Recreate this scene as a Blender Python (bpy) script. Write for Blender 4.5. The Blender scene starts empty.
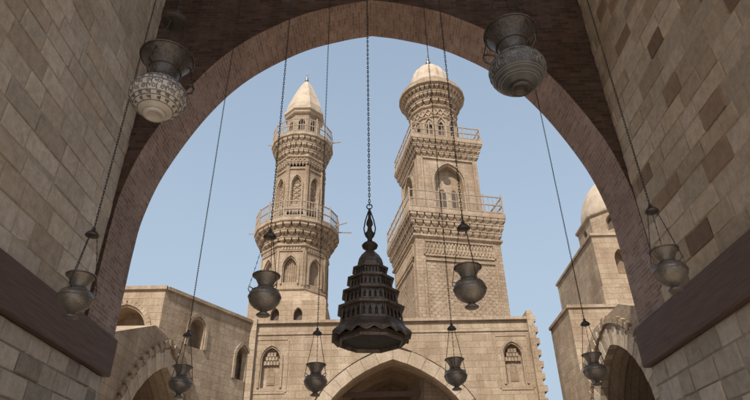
import bpy, bmesh, math, random
from math import sin, cos, tan, pi, radians, sqrt, hypot
from mathutils import Vector, Matrix
random.seed(7)
D = bpy.data; S = bpy.context.scene; COL = S.collection
GZ = -1.6
F = 575.0; P = radians(31.2); ROLL = radians(1.0)
c_, s_ = cos(P), sin(P)

def ray(px, py):
    u = px-375; v = 200-py
    a = (u*cos(ROLL)+v*sin(ROLL))/F; b = (-u*sin(ROLL)+v*cos(ROLL))/F
    return Vector((a, c_-b*s_, s_+b*c_))
def at(px, py, Y):
    d = ray(px, py); return d*(Y/d.y)

# ------------------------------------------------------------------ mesh builder
class MB:
    def __init__(self):
        self.v = []; self.f = []; self.uv = []; self.sm = []; self.col = []; self.M = Matrix()
    def add(self, vs, fs, uvs=None, smooth=False, col=None):
        o = len(self.v)
        self.v += [self.M @ Vector(p) for p in vs]
        for i, f in enumerate(fs):
            self.f.append([o+k for k in f]); self.uv.append(uvs[i] if uvs else None)
            self.sm.append(smooth); self.col.append(col)
    def box(self, cx, cy, cz, sx, sy, sz, M=None):
        x, y, z = sx/2, sy/2, sz/2
        vs = [Vector((cx+i*x, cy+j*y, cz+k*z)) for k in (-1, 1) for j in (-1, 1) for i in (-1, 1)]
        if M is not None: vs = [M @ p for p in vs]
        self.add(vs, [(0,2,3,1),(4,5,7,6),(0,1,5,4),(2,6,7,3),(0,4,6,2),(1,3,7,5)])
    def bbox(self, cx, cy, cz, sx, sy, sz, b=0.02, M=None):
        bm = bmesh.new(); bmesh.ops.create_cube(bm, size=1)
        for p in bm.verts: p.co = Vector((p.co.x*sx+cx, p.co.y*sy+cy, p.co.z*sz+cz))
        bmesh.ops.bevel(bm, geom=bm.edges[:], offset=b, segments=2, affect='EDGES', profile=.5)
        vs = [p.co.copy() for p in bm.verts]
        if M is not None: vs = [M @ p for p in vs]
        bm.verts.index_update()
        self.add(vs, [[q.index for q in f.verts] for f in bm.faces]); bm.free()
    def bar(self, p, q, w, h=None):
        p = Vector(p); q = Vector(q); d = (q-p)
        if d.length < 1e-6: return
        d.normalize(); h = h or w
        up = Vector((0,0,1)) if abs(d.z) < .9 else Vector((1,0,0))
        a = d.cross(up).normalized(); b = a.cross(d)
        vs = []
        for e in (p, q):
            for i, j in ((-1,-1),(1,-1),(1,1),(-1,1)): vs.append(e + a*(i*w/2) + b*(j*h/2))
        self.add(vs, [(0,1,2,3),(7,6,5,4),(0,4,5,1),(1,5,6,2),(2,6,7,3),(3,7,4,0)])
    def loft(self, rings, smooth=False, cap0=False, cap1=False, closed=True):
        n = len(rings[0]); m = len(rings)
        big = max(rings, key=lambda r: sum((Vector(r[i])-Vector(r[i-1])).length for i in range(n)))
        us = [0.0]
        for j in range(n): us.append(us[-1] + (Vector(big[(j+1) % n])-Vector(big[j])).length)
        vs_ = [0.0]
        for i in range(1, m): vs_.append(vs_[-1] + max(1e-4, (Vector(rings[i][0])-Vector(rings[i-1][0])).length))
        V = [p for r in rings for p in r]; Fc = []; U = []
        for i in range(m-1):
            for j in range(n if closed else n-1):
                k = (j+1) % n
                Fc.append((i*n+j, i*n+k, (i+1)*n+k, (i+1)*n+j))
                U.append([(us[j],vs_[i]),(us[j+1],vs_[i]),(us[j+1],vs_[i+1]),(us[j],vs_[i+1])])
        self.add(V, Fc, U, smooth)
        if cap0: self.add(rings[0], [list(range(n))[::-1]])
        if cap1: self.add(rings[-1], [list(range(n))])
    def lathe(self, prof, n=24, smooth=True, cap0=False, cap1=False, cx=0, cy=0):
        rings = [[(cx+r*cos(2*pi*k/n), cy+r*sin(2*pi*k/n), z) for k in range(n)] for r, z in prof]
        self.loft(rings, smooth, cap0, cap1)
    def tube(self, path, r, n=6, closed=False):
        path = [Vector(p) for p in path]; m = len(path); rings = []
        for i, p in enumerate(path):
            if closed: d = path[(i+1) % m]-path[i-1]
            else: d = path[min(i+1, m-1)]-path[max(i-1, 0)]
            d.normalize()
            up = Vector((0,0,1)) if abs(d.z) < .85 else Vector((1,0,0))
            a = d.cross(up).normalized(); b = a.cross(d)
            rings.append([p + a*(r*cos(2*pi*k/n)) + b*(r*sin(2*pi*k/n)) for k in range(n)])
        if closed: rings.append(rings[0])
        self.loft(rings, True, not closed, not closed)
    def panel(self, outer, holes, M, depth=.3):
        bm = bmesh.new()
        for lp in [outer]+list(holes):
            vs = [bm.verts.new((x, y, 0)) for x, y in lp]
            for i in range(len(vs)): bm.edges.new((vs[i-1], vs[i]))
        bmesh.ops.triangle_fill(bm, use_beauty=True, use_dissolve=False, edges=bm.edges[:], normal=(0,0,1))
        bm.verts.index_update()
        fs = [[q.index for q in f.verts] for f in bm.faces]
        vv = [q.co.copy() for q in bm.verts]; bm.free()
        self.add([M @ p for p in vv], fs, [[(vv[i].x, vv[i].y) for i in f] for f in fs])
        for lp in holes: self.reveal(lp, M, depth)
    def reveal(self, lp, M, depth, closed=True):
        n = len(lp)
        for i in range(n if closed else n-1):
            a = lp[i]; b = lp[(i+1) % n]
            l = hypot(a[0]-b[0], a[1]-b[1])
            self.add([M @ Vector((a[0],a[1],0)), M @ Vector((b[0],b[1],0)), M @ Vector((b[0],b[1],-depth)), M @ Vector((a[0],a[1],-depth))],
                     [(0,1,2,3)], [[(0,0),(l,0),(l,depth),(0,depth)]])
    def poly(self, lp, M, z=0):
        self.add([M @ Vector((x, y, z)) for x, y in lp], [list(range(len(lp)))], [[(x, y) for x, y in lp]])
    def prism(self, lp, M, z0, z1):
        self.poly(lp, M, z0); self.poly(lp, M, z1); n = len(lp)
        for i in range(n):
            a = lp[i]; b = lp[(i+1) % n]
            self.add([M @ Vector((a[0],a[1],z0)), M @ Vector((b[0],b[1],z0)), M @ Vector((b[0],b[1],z1)), M @ Vector((a[0],a[1],z1))], [(0,1,2,3)])
    def build(self, name, mat, parent=None, local=False, recalc=True):
        me = D.meshes.new(name)
        off = Vector((0,0,0))
        if parent is not None and not local:
            q = parent
            while q is not None: off += q.location; q = q.parent
        me.from_pydata([tuple(p-off) for p in self.v], [], self.f)
        hascol = any(c is not None for c in self.col)
        me.uv_layers.new(name='UVMap')
        if hascol: me.color_attributes.new('Col', 'FLOAT_COLOR', 'CORNER')
        ul = me.uv_layers['UVMap']; nl_ = len(me.loops)
        uvd = [0.0]*(nl_*2); cod = [1.0]*(nl_*4)
        for pi_, p in enumerate(me.polygons):
            p.use_smooth = self.sm[pi_]
            u = self.uv[pi_]; ls = p.loop_start; n_ = p.loop_total
            if u is None:
                nn = p.normal; l = hypot(nn.x, nn.y) or 1
                for li in range(ls, ls+n_):
                    co = self.v[me.loops[li].vertex_index]
                    if abs(nn.z) > .8: uvd[2*li] = co.x; uvd[2*li+1] = co.y
                    else: uvd[2*li] = co.x*-nn.y/l + co.y*nn.x/l; uvd[2*li+1] = co.z
            else:
                for k in range(n_): uvd[2*(ls+k)], uvd[2*(ls+k)+1] = u[k]
            if hascol:
                cc = self.col[pi_] or (.3,.3,.3)
                for li in range(ls, ls+n_): cod[4*li:4*li+3] = cc
        ul.data.foreach_set('uv', uvd)
        if hascol: me.color_attributes['Col'].data.foreach_set('color', cod)
        if recalc:
            bm = bmesh.new(); bm.from_mesh(me)
            bmesh.ops.recalc_face_normals(bm, faces=bm.faces[:]); bm.to_mesh(me); bm.free()
        me.materials.append(mat)
        o = D.objects.new(name, me); COL.objects.link(o)
        if parent is not None: o.parent = parent
        return o
class Each:
    """every shape added becomes a part of its own"""
    def __init__(self): self.items = []
    def _n(self): m = MB(); self.items.append(m); return m
    def poly(self, *a): self._n().poly(*a)
    def prism(self, *a): self._n().prism(*a)
    def box(self, *a): self._n().box(*a)
    def bar(self, *a): self._n().bar(*a)
    def lathe(self, *a, **k): self._n().lathe(*a, **k)
    def build(self, name, mat, parent=None, local=False): return [m.build(name, mat, parent, local) for m in self.items]
def tag(o, label=None, cat=None, group=None, kind=None):
    if label: o['label'] = label
    if cat: o['category'] = cat
    if group: o['group'] = group
    if kind: o['kind'] = kind
    return o
def thing(name, loc, label, cat, group=None):
    o = D.objects.new(name, None); COL.objects.link(o); o.location = loc; o.empty_display_size = .2
    return tag(o, label, cat, group)
def frame(origin, phi):
    u = Vector((cos(phi), sin(phi), 0)); n = Vector((sin(phi), -cos(phi), 0)); v = Vector((0,0,1)); o = Vector(origin)
    return Matrix(((u.x, v.x, n.x, o.x), (u.y, v.y, n.y, o.y), (u.z, v.z, n.z, o.z), (0,0,0,1)))
def polyg(n, a, rot=0.0):
    R = a/cos(pi/n)
    return [(R*cos(rot-pi/2-pi/n+2*pi*k/n), R*sin(rot-pi/2-pi/n+2*pi*k/n)) for k in range(n)]
def arch_pts(w, z0, zs, za, n=10, cx=0):
    """pointed arch outline, from bottom left over the apex to bottom right"""
    rise = za-zs; L = []
    if rise >= w:
        e = (rise*rise-w*w)/(2*w); R = w+e; t1 = math.atan2(rise, e)
        for i in range(n+1):
            t = t1*i/n; L.append((e-R*cos(t), zs+R*sin(t)))
    else:
        for i in range(n+1):
            x = w*cos(i/n*pi/2)
            L.append((-x, zs+rise*(.68*sqrt(max(0, 1-(x/w)**2))+.32*(1-x/w))))
    L[-1] = (0, za)
    Rr = [(-x, z) for x, z in L[:-1]][::-1]
    out = L+Rr
    if z0 < zs-1e-6: out = [(-w, z0)]+out+[(w, z0)]
    return [(x+cx, z) for x, z in out]

# ------------------------------------------------------------------ materials
def newmat(name):
    m = D.materials.new(name); m.use_nodes = True; nt = m.node_tree; nt.nodes.clear()
    out = nt.nodes.new('ShaderNodeOutputMaterial'); b = nt.nodes.new('ShaderNodeBsdfPrincipled')
    nt.links.new(b.outputs[0], out.inputs[0]); return m, nt, b
def N(nt, t, **kw):
    n = nt.nodes.new(t)
    for k, v in kw.items(): setattr(n, k, v)
    return n
def mixc(nt, typ, fac, a, b):
    m = nt.nodes.new('ShaderNodeMix'); m.data_type = 'RGBA'; m.blend_type = typ
    for inp, val in ((m.inputs[0], fac), (m.inputs[6], a), (m.inputs[7], b)):
        if hasattr(val, 'is_output'): nt.links.new(val, inp)
        elif isinstance(val, (int, float)): inp.default_value = val
        else: inp.default_value = (*val, 1)
    return m.outputs[2]
def ramp(nt, src, p0, p1, c0=(0,0,0), c1=(1,1,1)):
    r = nt.nodes.new('ShaderNodeValToRGB'); nt.links.new(src, r.inputs[0])
    r.color_ramp.elements[0].position = p0; r.color_ramp.elements[1].position = p1
    r.color_ramp.elements[0].color = (*c0, 1); r.color_ramp.elements[1].color = (*c1, 1)
    return r.outputs[0]
def noise(nt, scale, detail=6, rough=.6, vec=None, sc=None):
    n = N(nt, 'ShaderNodeTexNoise'); n.inputs['Scale'].default_value = scale; n.inputs['Detail'].default_value = detail; n.inputs['Roughness'].default_value = rough
    if vec is not None:
        if sc:
            mp = N(nt, 'ShaderNodeMapping'); mp.inputs['Scale'].default_value = sc; nt.links.new(vec, mp.inputs[0]); vec = mp.outputs[0]
        nt.links.new(vec, n.inputs['Vector'])
    return n.outputs['Fac']
def masonry(name, c1, c2, cm, bw, bh, mortar=.012, bump=.5, stain=.35, dark=(.5,.43,.38), rough=.92, distort=.02):
    m, nt, b = newmat(name)
    tc = N(nt, 'ShaderNodeTexCoord'); obj = tc.outputs['Object']
    nz = noise(nt, 3.0, 3, .5, obj)
    vm = N(nt, 'ShaderNodeVectorMath', operation='MULTIPLY_ADD')
    nt.links.new(nz, vm.inputs[0]); vm.inputs[1].default_value = (distort*2, distort*2, 0); nt.links.new(tc.outputs['UV'], vm.inputs[2])
    br = N(nt, 'ShaderNodeTexBrick'); br.offset = .5; br.squash = 1.0
    nt.links.new(vm.outputs[0], br.inputs['Vector'])
    br.inputs['Color1'].default_value = (*c1, 1); br.inputs['Color2'].default_value = (*c2, 1); br.inputs['Mortar'].default_value = (*cm, 1)
    br.inputs['Scale'].default_value = 1; br.inputs['Mortar Size'].default_value = mortar; br.inputs['Mortar Smooth'].default_value = .4
    br.inputs['Brick Width'].default_value = bw; br.inputs['Row Height'].default_value = bh
    big = ramp(nt, noise(nt, .45, 8, .68, obj), .36, .68, dark, (1,1,1))
    streak = ramp(nt, noise(nt, 1.0, 6, .65, obj, (2.2, 2.2, .16)), .35, .62, (.68,.63,.58), (1,1,1))
    col = mixc(nt, 'MULTIPLY', stain, br.outputs['Color'], big)
    col = mixc(nt, 'MULTIPLY', stain, col, streak)
    fine = noise(nt, 9, 8, .7, obj)
    col = mixc(nt, 'MULTIPLY', .6, col, ramp(nt, fine, .3, .62, (.58,.55,.53), (1.0,1.0,1.0)))
    nt.links.new(col, b.inputs['Base Color']); b.inputs['Roughness'].default_value = rough
    b.inputs['Specular IOR Level'].default_value = .15
    add = N(nt, 'ShaderNodeMath', operation='MULTIPLY_ADD'); nt.links.new(br.outputs['Fac'], add.inputs[0]); add.inputs[1].default_value = -.5; nt.links.new(fine, add.inputs[2])
    bp = N(nt, 'ShaderNodeBump'); bp.inputs['Strength'].default_value = bump; bp.inputs['Distance'].default_value = .04
    nt.links.new(add.outputs[0], bp.inputs['Height']); nt.links.new(bp.outputs[0], b.inputs['Normal'])
    return m
def blockmat(name):
    m, nt, b = newmat(name)
    at_ = N(nt, 'ShaderNodeVertexColor'); at_.layer_name = 'Col'
    tc = N(nt, 'ShaderNodeTexCoord'); obj = tc.outputs['Object']
    big = ramp(nt, noise(nt, .6, 8, .65, obj), .35, .68, (.80,.77,.74), (1,1,1))
    fine = noise(nt, 7, 10, .72, obj)
    pits = noise(nt, 40, 4, .6, obj)
    col = mixc(nt, 'MULTIPLY', .7, at_.outputs[0], big)
    col = mixc(nt, 'MULTIPLY', .75, col, ramp(nt, fine, .28, .6, (.64,.61,.58), (1.1,1.09,1.07)))
    nt.links.new(col, b.inputs['Base Color']); b.inputs['Roughness'].default_value = .93; b.inputs['Specular IOR Level'].default_value = .12
    ad = N(nt, 'ShaderNodeMath', operation='MULTIPLY_ADD'); nt.links.new(pits, ad.inputs[0]); ad.inputs[1].default_value = .25; nt.links.new(fine, ad.inputs[2])
    bp = N(nt, 'ShaderNodeBump'); bp.inputs['Strength'].default_value = .85; bp.inputs['Distance'].default_value = .06
    nt.links.new(ad.outputs[0], bp.inputs['Height']); nt.links.new(bp.outputs[0], b.inputs['Normal'])
    return m
def plain(name, c1, c2, scale=6, rough=.8, metal=0, bump=.3, sc=None, dist=.02):
    m, nt, b = newmat(name)
    tc = N(nt, 'ShaderNodeTexCoord'); obj = tc.outputs['Object']
    nz = noise(nt, scale, 8, .65, obj, sc)
    nt.links.new(ramp(nt, nz, .32, .68, c1, c2), b.inputs['Base Color'])
    b.inputs['Roughness'].default_value = rough; b.inputs['Metallic'].default_value = metal
    bp = N(nt, 'ShaderNodeBump'); bp.inputs['Strength'].default_value = bump; bp.inputs['Distance'].default_value = dist
    nt.links.new(nz, bp.inputs['Height']); nt.links.new(bp.outputs[0], b.inputs['Normal'])
    return m
def pierced(name, c1, c2, scale, metal=.7, rough=.45, amt=.6, bump=.5):
    """weathered metal, chased with a small cell pattern"""
    m, nt, b = newmat(name)
    tc = N(nt, 'ShaderNodeTexCoord')
    vo = N(nt, 'ShaderNodeTexVoronoi'); vo.feature = 'DISTANCE_TO_EDGE'; vo.inputs['Scale'].default_value = scale
    nt.links.new(tc.outputs['UV'], vo.inputs['Vector'])
    nz = noise(nt, 8, 6, .6, tc.outputs['Object'])
    col = ramp(nt, nz, .3, .7, c1, c2)
    f = ramp(nt, vo.outputs['Distance'], .03, .14)
    col = mixc(nt, 'MULTIPLY', amt, col, mixc(nt, 'MIX', f, (1.3,1.25,1.2), (.4,.38,.37)))
    nt.links.new(col, b.inputs['Base Color']); b.inputs['Roughness'].default_value = rough; b.inputs['Metallic'].default_value = metal
    ad = N(nt, 'ShaderNodeMath', operation='MULTIPLY_ADD'); nt.links.new(f, ad.inputs[0]); ad.inputs[1].default_value = -.6; nt.links.new(nz, ad.inputs[2])
    bp = N(nt, 'ShaderNodeBump'); bp.inputs['Strength'].default_value = bump; bp.inputs['Distance'].default_value = .006
    nt.links.new(ad.outputs[0], bp.inputs['Height']); nt.links.new(bp.outputs[0], b.inputs['Normal'])
    return m
LIME = masonry('limestone', (.56,.455,.34), (.45,.355,.26), (.385,.30,.22), .7, .34, .012, .65, .62)
LIME2 = masonry('carved_limestone', (.55,.45,.34), (.46,.365,.275), (.405,.32,.24), .5, .3, .010, .65, .64)
HERR = masonry('shaft_brickwork', (.55,.445,.335), (.42,.33,.245), (.365,.28,.205), .42, .2, .015, .65, .62)
PALE = masonry('pale_voussoir', (.59,.49,.375), (.51,.42,.32), (.42,.34,.25), 3, 3, .0, .5, .55)
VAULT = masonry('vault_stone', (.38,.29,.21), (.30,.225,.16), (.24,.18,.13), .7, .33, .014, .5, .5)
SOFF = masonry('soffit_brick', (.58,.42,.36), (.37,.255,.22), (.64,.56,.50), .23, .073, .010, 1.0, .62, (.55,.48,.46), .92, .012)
DBRK = masonry('shaded_spandrel_brick', (.21,.14,.115), (.115,.075,.063), (.19,.145,.12), .27, .095, .013, .9, .75, (.5,.44,.42), .92, .01)  # brown brick, darkened in colour for the shade on the hall-facing side
BLK = blockmat('wall_blocks')
TIMB = plain('old_timber', (.085,.052,.042), (.165,.106,.086), 5, .75, 0, .5, (9,.35,9), .03)
RAILW = plain('railing_timber', (.24,.185,.14), (.35,.285,.22), 8, .85)
LATT = plain('dark_lattice', (.07,.05,.04), (.12,.088,.068), 14, .85)
IRON = plain('chain_iron', (.035,.031,.029), (.075,.064,.058), 30, .6, .5)
LANT = pierced('lantern_iron', (.075,.062,.056), (.18,.152,.138), 26, .4, .42, .45, .35)
LANTD = plain('lantern_inside_shadow', (.026,.021,.019), (.055,.045,.04), 20, .7, .2)  # near-black colour stands in for the shade inside and beneath the lantern
BRONZ = pierced('lamp_bronze', (.15,.137,.127), (.29,.268,.25), 34, .5, .32, .3, .18)
BRONP = plain('bronze_trim', (.11,.10,.092), (.24,.22,.2), 18, .35, .5, .12)
DBRON = pierced('dark_bronze', (.055,.049,.046), (.135,.12,.112), 24, .45, .36, .4, .25)
CREAM = plain('glazed_cream', (.42,.395,.36), (.57,.54,.50), 6, .25, 0, .06)
INK = plain('glaze_ornament', (.10,.095,.10), (.17,.163,.168), 20, .35, 0, .05)
SLATE = plain('glazed_dark', (.048,.05,.055), (.10,.102,.109), 6, .22, 0, .08)
GREYG = plain('glazed_grey', (.15,.15,.153), (.23,.228,.23), 12, .3, 0, .06)
PAVE = masonry('paving', (.62,.53,.43), (.55,.47,.375), (.3,.25,.2), .9, .6, .015, .4, .2)
DOMEP = plain('dome_plaster', (.34,.27,.2), (.52,.425,.33), 1.3, .92, 0, .5, None, .06)

# ------------------------------------------------------------------ ornament helpers
def scale_poly(pg, a, off): return [(x*(a+off)/a, y*(a+off)/a) for x, y in pg]
def corbels(mb, pg, a, z0, tiers, th, step, per, T):
    """rows of small pointed niches stepping outwards (stalactite corbelling)"""
    for k in range(tiers):
        pi0 = scale_poly(pg, a, step*k); po = scale_poly(pg, a, step*(k+1)); zb = z0+k*th; zt = zb+th
        mb.loft([[T @ Vector((x, y, zb-.01)) for x, y in pi0], [T @ Vector((x, y, zt)) for x, y in pi0]])
        pl = scale_poly(pg, a, step*(k+1)+.03)
        mb.loft([[T @ Vector((x, y, zt-.07)) for x, y in pi0], [T @ Vector((x, y, zt-.07)) for x, y in pl], [T @ Vector((x, y, zt)) for x, y in pl], [T @ Vector((x, y, zt)) for x, y in pi0]])
        n = len(pg)
        for i in range(n):
            A = Vector(po[i]); B = Vector(po[(i+1) % n]); Ai = Vector(pi0[i]); Bi = Vector(pi0[(i+1) % n])
            m = max(1, round((B-A).length/per)); sh = .5 if k % 2 else 0
            for j in range(m if not sh else m+1):
                t0 = max(0, (j-sh+.09)/m); t1 = min(1, (j+1-sh-.09)/m)
                if t1-t0 < .2/m: continue
                tm = (t0+t1)/2
                p = A.lerp(B, t0); q = A.lerp(B, t1); pi_ = Ai.lerp(Bi, t0); qi = Ai.lerp(Bi, t1); mi = Ai.lerp(Bi, tm)
                zm = zb+th*.5
                V = [(p.x,p.y,zt),(q.x,q.y,zt),(q.x,q.y,zm),(mi.x,mi.y,zb),(p.x,p.y,zm),(pi_.x,pi_.y,zt),(qi.x,qi.y,zt),(qi.x,qi.y,zm),(pi_.x,pi_.y,zm)]
                mb.add([T @ Vector(v) for v in V], [(0,1,2,3,4),(0,4,8,5),(1,6,7,2),(4,3,8),(2,7,3)])
def railing(mb, pg, z0, h, T, sub=2, nb=4, w=.08):
    n = len(pg)
    for i in range(n):
        A = Vector((*pg[i], 0)); B = Vector((*pg[(i+1) % n], 0))
        for z in (z0+h, z0+h*.52, z0+.1):
            o = Vector((0,0,z)); mb.bar(T @ (A+o), T @ (B+o), w*.7, w*.8)
        for j in range(sub):
            p = A.lerp(B, j/sub); mb.bar(T @ (p+Vector((0,0,z0))), T @ (p+Vector((0,0,z0+h*random.uniform(1.08,1.2)))), w)
            for k in range(1, nb+1):
                q = A.lerp(B, (j+k/(nb+1))/sub); mb.bar(T @ (q+Vector((0,0,z0+.1))), T @ (q+Vector((0,0,z0+h))), w*.4)
def slab(mb, pg, a, off, z0, z1, T):
    p0 = scale_poly(pg, a, off)
    mb.loft([[T @ Vector((x, y, z0)) for x, y in p0], [T @ Vector((x, y, z1)) for x, y in p0]], False, True, True)
def moulding(mb, pg, a, z, h, d, T):
    prof = [(0, -h/2), (d*.7, -h*.3), (d, -h*.1), (d, h*.3), (0, h/2)]
    mb.loft([[T @ Vector((x, y, z+dz)) for x, y in scale_poly(pg, a, o)] for o, dz in prof])
def faces_prism(mb, n, a, rot, z0, z1, T, holes, depth, back=None, only=None):
    w = a*tan(pi/n)
    for i in range(n):
        phi = rot+2*pi*i/n
        M = T @ frame((a*sin(phi), -a*cos(phi), 0), phi)
        hs = holes if (only is None or i in only) else []
        mb.panel([(-w,z0),(w,z0),(w,z1),(-w,z1)], hs, M, depth)
        for h in hs: (back or mb).poly(h, M, -depth)
def arch_trim(mb, pts, M, r, d):
    """raised flat moulding running along an outline"""
    n = len(pts)
    for i in range(n-1):
        a = Vector((*pts[i], 0)); b = Vector((*pts[i+1], 0)); t = (b-a).normalized(); e = Vector((-t.y, t.x, 0))*r
        V = [a, b, b+e, a+e]; V2 = [v+Vector((0,0,d)) for v in V]
        mb.add([M @ v for v in V+V2], [(4,5,6,7),(0,1,5,4),(2,3,7,6)])
def voussoirs(mb, pts, M, th, depth, proud, tooth=0.0, group=2, gap=.012, cols=None):
    n = len(pts)
    nrm = []
    for i in range(n):
        a = pts[max(0, i-1)]; b = pts[min(n-1, i+1)]; t = Vector((b[0]-a[0], b[1]-a[1])).normalized(); nrm.append(Vector((-t.y, t.x)))
    for q, i in enumerate(range(0, n-1, group)):
        j = min(n-1, i+group); T_ = th*(1+(tooth if q % 2 else 0))*random.uniform(.96, 1.04); pr = proud*(1 if q % 2 else .75)
        a = Vector(pts[i]); b = Vector(pts[j]); g = (b-a).normalized()*gap
        a2 = a+nrm[i]*T_+g; b2 = b+nrm[j]*T_-g; a = a+g-nrm[i]*.02; b = b-g-nrm[j]*.02
        V = [(a.x,a.y),(b.x,b.y),(b2.x,b2.y),(a2.x,a2.y)]; k = random.uniform(.84, 1.08)
        mb.add([M @ Vector((x, y, pr)) for x, y in V]+[M @ Vector((x, y, -depth)) for x, y in V], [(0,1,2,3),(0,1,5,4),(1,2,6,5),(2,3,7,6),(3,0,4,7)], None, False, tuple(ch*k for ch in cols[q % 2]) if cols else None)

# ------------------------------------------------------------------ setting
mb = MB(); mb.add([(-300,-300,GZ),(300,-300,GZ),(300,300,GZ),(-300,300,GZ)], [(0,1,2,3)])
tag(mb.build('ground', PAVE), kind='structure')

# ------------------------------------------------------------------ hall walls
YA, YB = 9.36, 10.5
ROOFZ = 17.0; WTOP = 11.6; RBACK = -9.5
def block_wall(mb, sgn, x, y0, y1, z0, z1, rowh, pal, lum, prot=.03, darkp=0, dark=None, lmin=.42, lmax=.95, joint=(.60,.52,.43)):
    z = z0
    while z < z1-.05:
        h = rowh*random.uniform(.85, 1.15)
        zt = min(z+h, z1); y = y0-random.uniform(0, .6)
        while y < y1:
            L = random.uniform(lmin, lmax); ya = max(y, y0); yb = min(y+L, y1); y += L
            if yb-ya < .1: continue
            g = .010; p = random.uniform(.006, prot); bv = random.uniform(.010, .024)
            base = random.choice(pal); k = random.uniform(*lum)
            if random.random() < darkp and L < .72: base = dark; k = random.uniform(.8, 1.35)
            col = tuple(ch*k for ch in base)
            j = lambda: random.uniform(-.010, .010)
            o = [(ya+g, z+g), (yb-g, z+g), (yb-g, zt-g), (ya+g, zt-g)]
            i_ = [(ya+g+bv, z+g+bv), (yb-g-bv, z+g+bv), (yb-g-bv, zt-g-bv), (ya+g+bv, zt-g-bv)]
            m_ = [((a[0]*2+b[0])/3, (a[1]*2+b[1])/3) for a, b in zip(o, i_)]
            V = [(x, a, b) for a, b in o]+[(x-sgn*p*.7, a+j()*.6, b+j()*.6) for a, b in m_]+[(x-sgn*(p+j()*.6), a+j(), b+j()) for a, b in i_]
            fs = [(8,9,10,11)]
            for s in (0, 4):
                for q in range(4): fs.append((s+q, s+(q+1) % 4, s+4+(q+1) % 4, s+4+q))
            mb.add(V, fs, None, False, col)
        z = zt
    xj = x-sgn*.004
    mb.add([(xj,y0,z0),(xj,y1,z0),(xj,y1,z1),(xj,y0,z1)], [(0,1,2,3)], None, False, joint)
    mb.add([(x+sgn*1.2,y0,z0),(x+sgn*1.2,y1,z0),(x+sgn*1.2,y1,z1),(x+sgn*1.2,y0,z1)], [(0,1,2,3)], None, False, (.3,.23,.17))
    for yy in (y0, y1): mb.add([(x,yy,z0),(x+sgn*1.2,yy,z0),(x+sgn*1.2,yy,z1),(x,yy,z1)], [(0,1,2,3)], None, False, (.3,.23,.17))
    for zz in (z0, z1): mb.add([(x,y0,zz),(x+sgn*1.2,y0,zz),(x+sgn*1.2,y1,zz),(x,y1,zz)], [(0,1,2,3)], None, False, (.3,.23,.17))
WL, WR = -5.0, 4.95
PALL = [(.75,.66,.56), (.70,.605,.505), (.77,.685,.59), (.66,.56,.46), (.73,.65,.56)]
PALR = [(.73,.62,.50), (.68,.565,.445), (.76,.655,.54), (.62,.51,.395), (.71,.61,.505)]
PALG = [(.63,.57,.50), (.68,.61,.53), (.57,.51,.45), (.70,.63,.55)]
for sgn, x, lab in ((-1, WL, 'tall wall of tan stone blocks left of the arch, dark timber band low on it'), (1, WR, 'tall wall of tan stone blocks with scattered dark brown blocks right of the arch')):
    t = thing('stone_wall', (x, 4, GZ), lab, 'wall')
    zb0, zb1 = (2.72, 3.42) if sgn < 0 else (2.72, 3.46)
    m1 = MB(); block_wall(m1, sgn, x, -1.5, YA, zb1, WTOP, .36 if sgn < 0 else .34, PALL if sgn < 0 else PALR, (.8, 1.06) if sgn < 0 else (.74, 1.06), .034, .015 if sgn < 0 else .24, (.33,.24,.18))
    m1.build('masonry', BLK, t, recalc=False)
    m2 = MB(); block_wall(m2, sgn, x, -1.5, YB, GZ, zb0, .34, PALG, (.76, 1.08), .045, .05, (.36,.32,.28), .35, .8, (.5,.44,.38))
    m2.build('lower_masonry', BLK, t, recalc=False)
    m3 = MB(); m3.bbox(x-sgn*.02+sgn*.3, (-1.5+YB+.06)/2, (zb0+zb1)/2-.003, .84, YB+.06+1.5, zb1-zb0-.01, .025)
    m3.build('timber_band', TIMB, t)
    if sgn < 0:
        m4 = MB(); m4.box(x-.6, (YA+3)/2, (WTOP+ROOFZ)/2, 1.2, YA-3, ROOFZ-WTOP); m4.box(x-.6, (3-8)/2, (12.4+ROOFZ)/2, 1.2, 11, ROOFZ-12.4); m4.build('sun_block_wall', LIME, t)  # added out of view to keep direct sun off the arch and lamps

# ------------------------------------------------------------------ brick arch
half = [(4.93,3.42),(4.93,4.4),(4.93,5.2),(4.88,6.05),(4.60,7.2),(3.90,8.72),(3.04,9.86),(1.82,10.74),(0.75,11.14),(0.0,11.30)]
def crom(p, n=8):
    out = []
    for i in range(len(p)-1):
        p0 = Vector(p[max(0,i-1)]); p1 = Vector(p[i]); p2 = Vector(p[i+1])
        p3 = Vector(p[i+2]) if i+2 < len(p) else p2+(p2-p1)*.75
        for k in range(n):
            t = k/n
            out.append(tuple(.5*((2*p1)+(p2-p0)*t+(2*p0-5*p1+4*p2-p3)*t*t+(3*p1-p0-3*p2+p3)*t**3)))
    out.append(p[-1]); return out
hc = crom(half)
curve = [(-x, z) for x, z in hc]+[(x, z) for x, z in hc[::-1][1:]]
arch = thing('brick_arch', (0, (YA+YB)/2, GZ), 'huge pointed red brick arch framing the courtyard and sky', 'arch')
mb = MB()
us = [0]
for i in range(1, len(curve)): us.append(us[-1]+hypot(curve[i][0]-curve[i-1][0], curve[i][1]-curve[i-1][1]))
ns = 5
for i in range(len(curve)-1):
    for k in range(ns):
        ya = YA+(YB-YA)*k/ns; yb = YA+(YB-YA)*(k+1)/ns
        (xa, za), (xb, zb) = curve[i], curve[i+1]
        mb.add([(xa,ya,za),(xb,ya,zb),(xb,yb,zb),(xa,yb,za)], [(0,1,2,3)], [[(ya,us[i]),(ya,us[i+1]),(yb,us[i+1]),(yb,us[i])]], True)
mb.build('soffit', SOFF, arch)
outer = [(-6.2,3.42)]+curve+[(6.2,3.42),(6.2,ROOFZ),(-6.2,ROOFZ)]
mb = MB(); mb.panel(outer, [], frame((0,YA,0), 0)); mb.build('spandrel', DBRK, arch)
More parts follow.
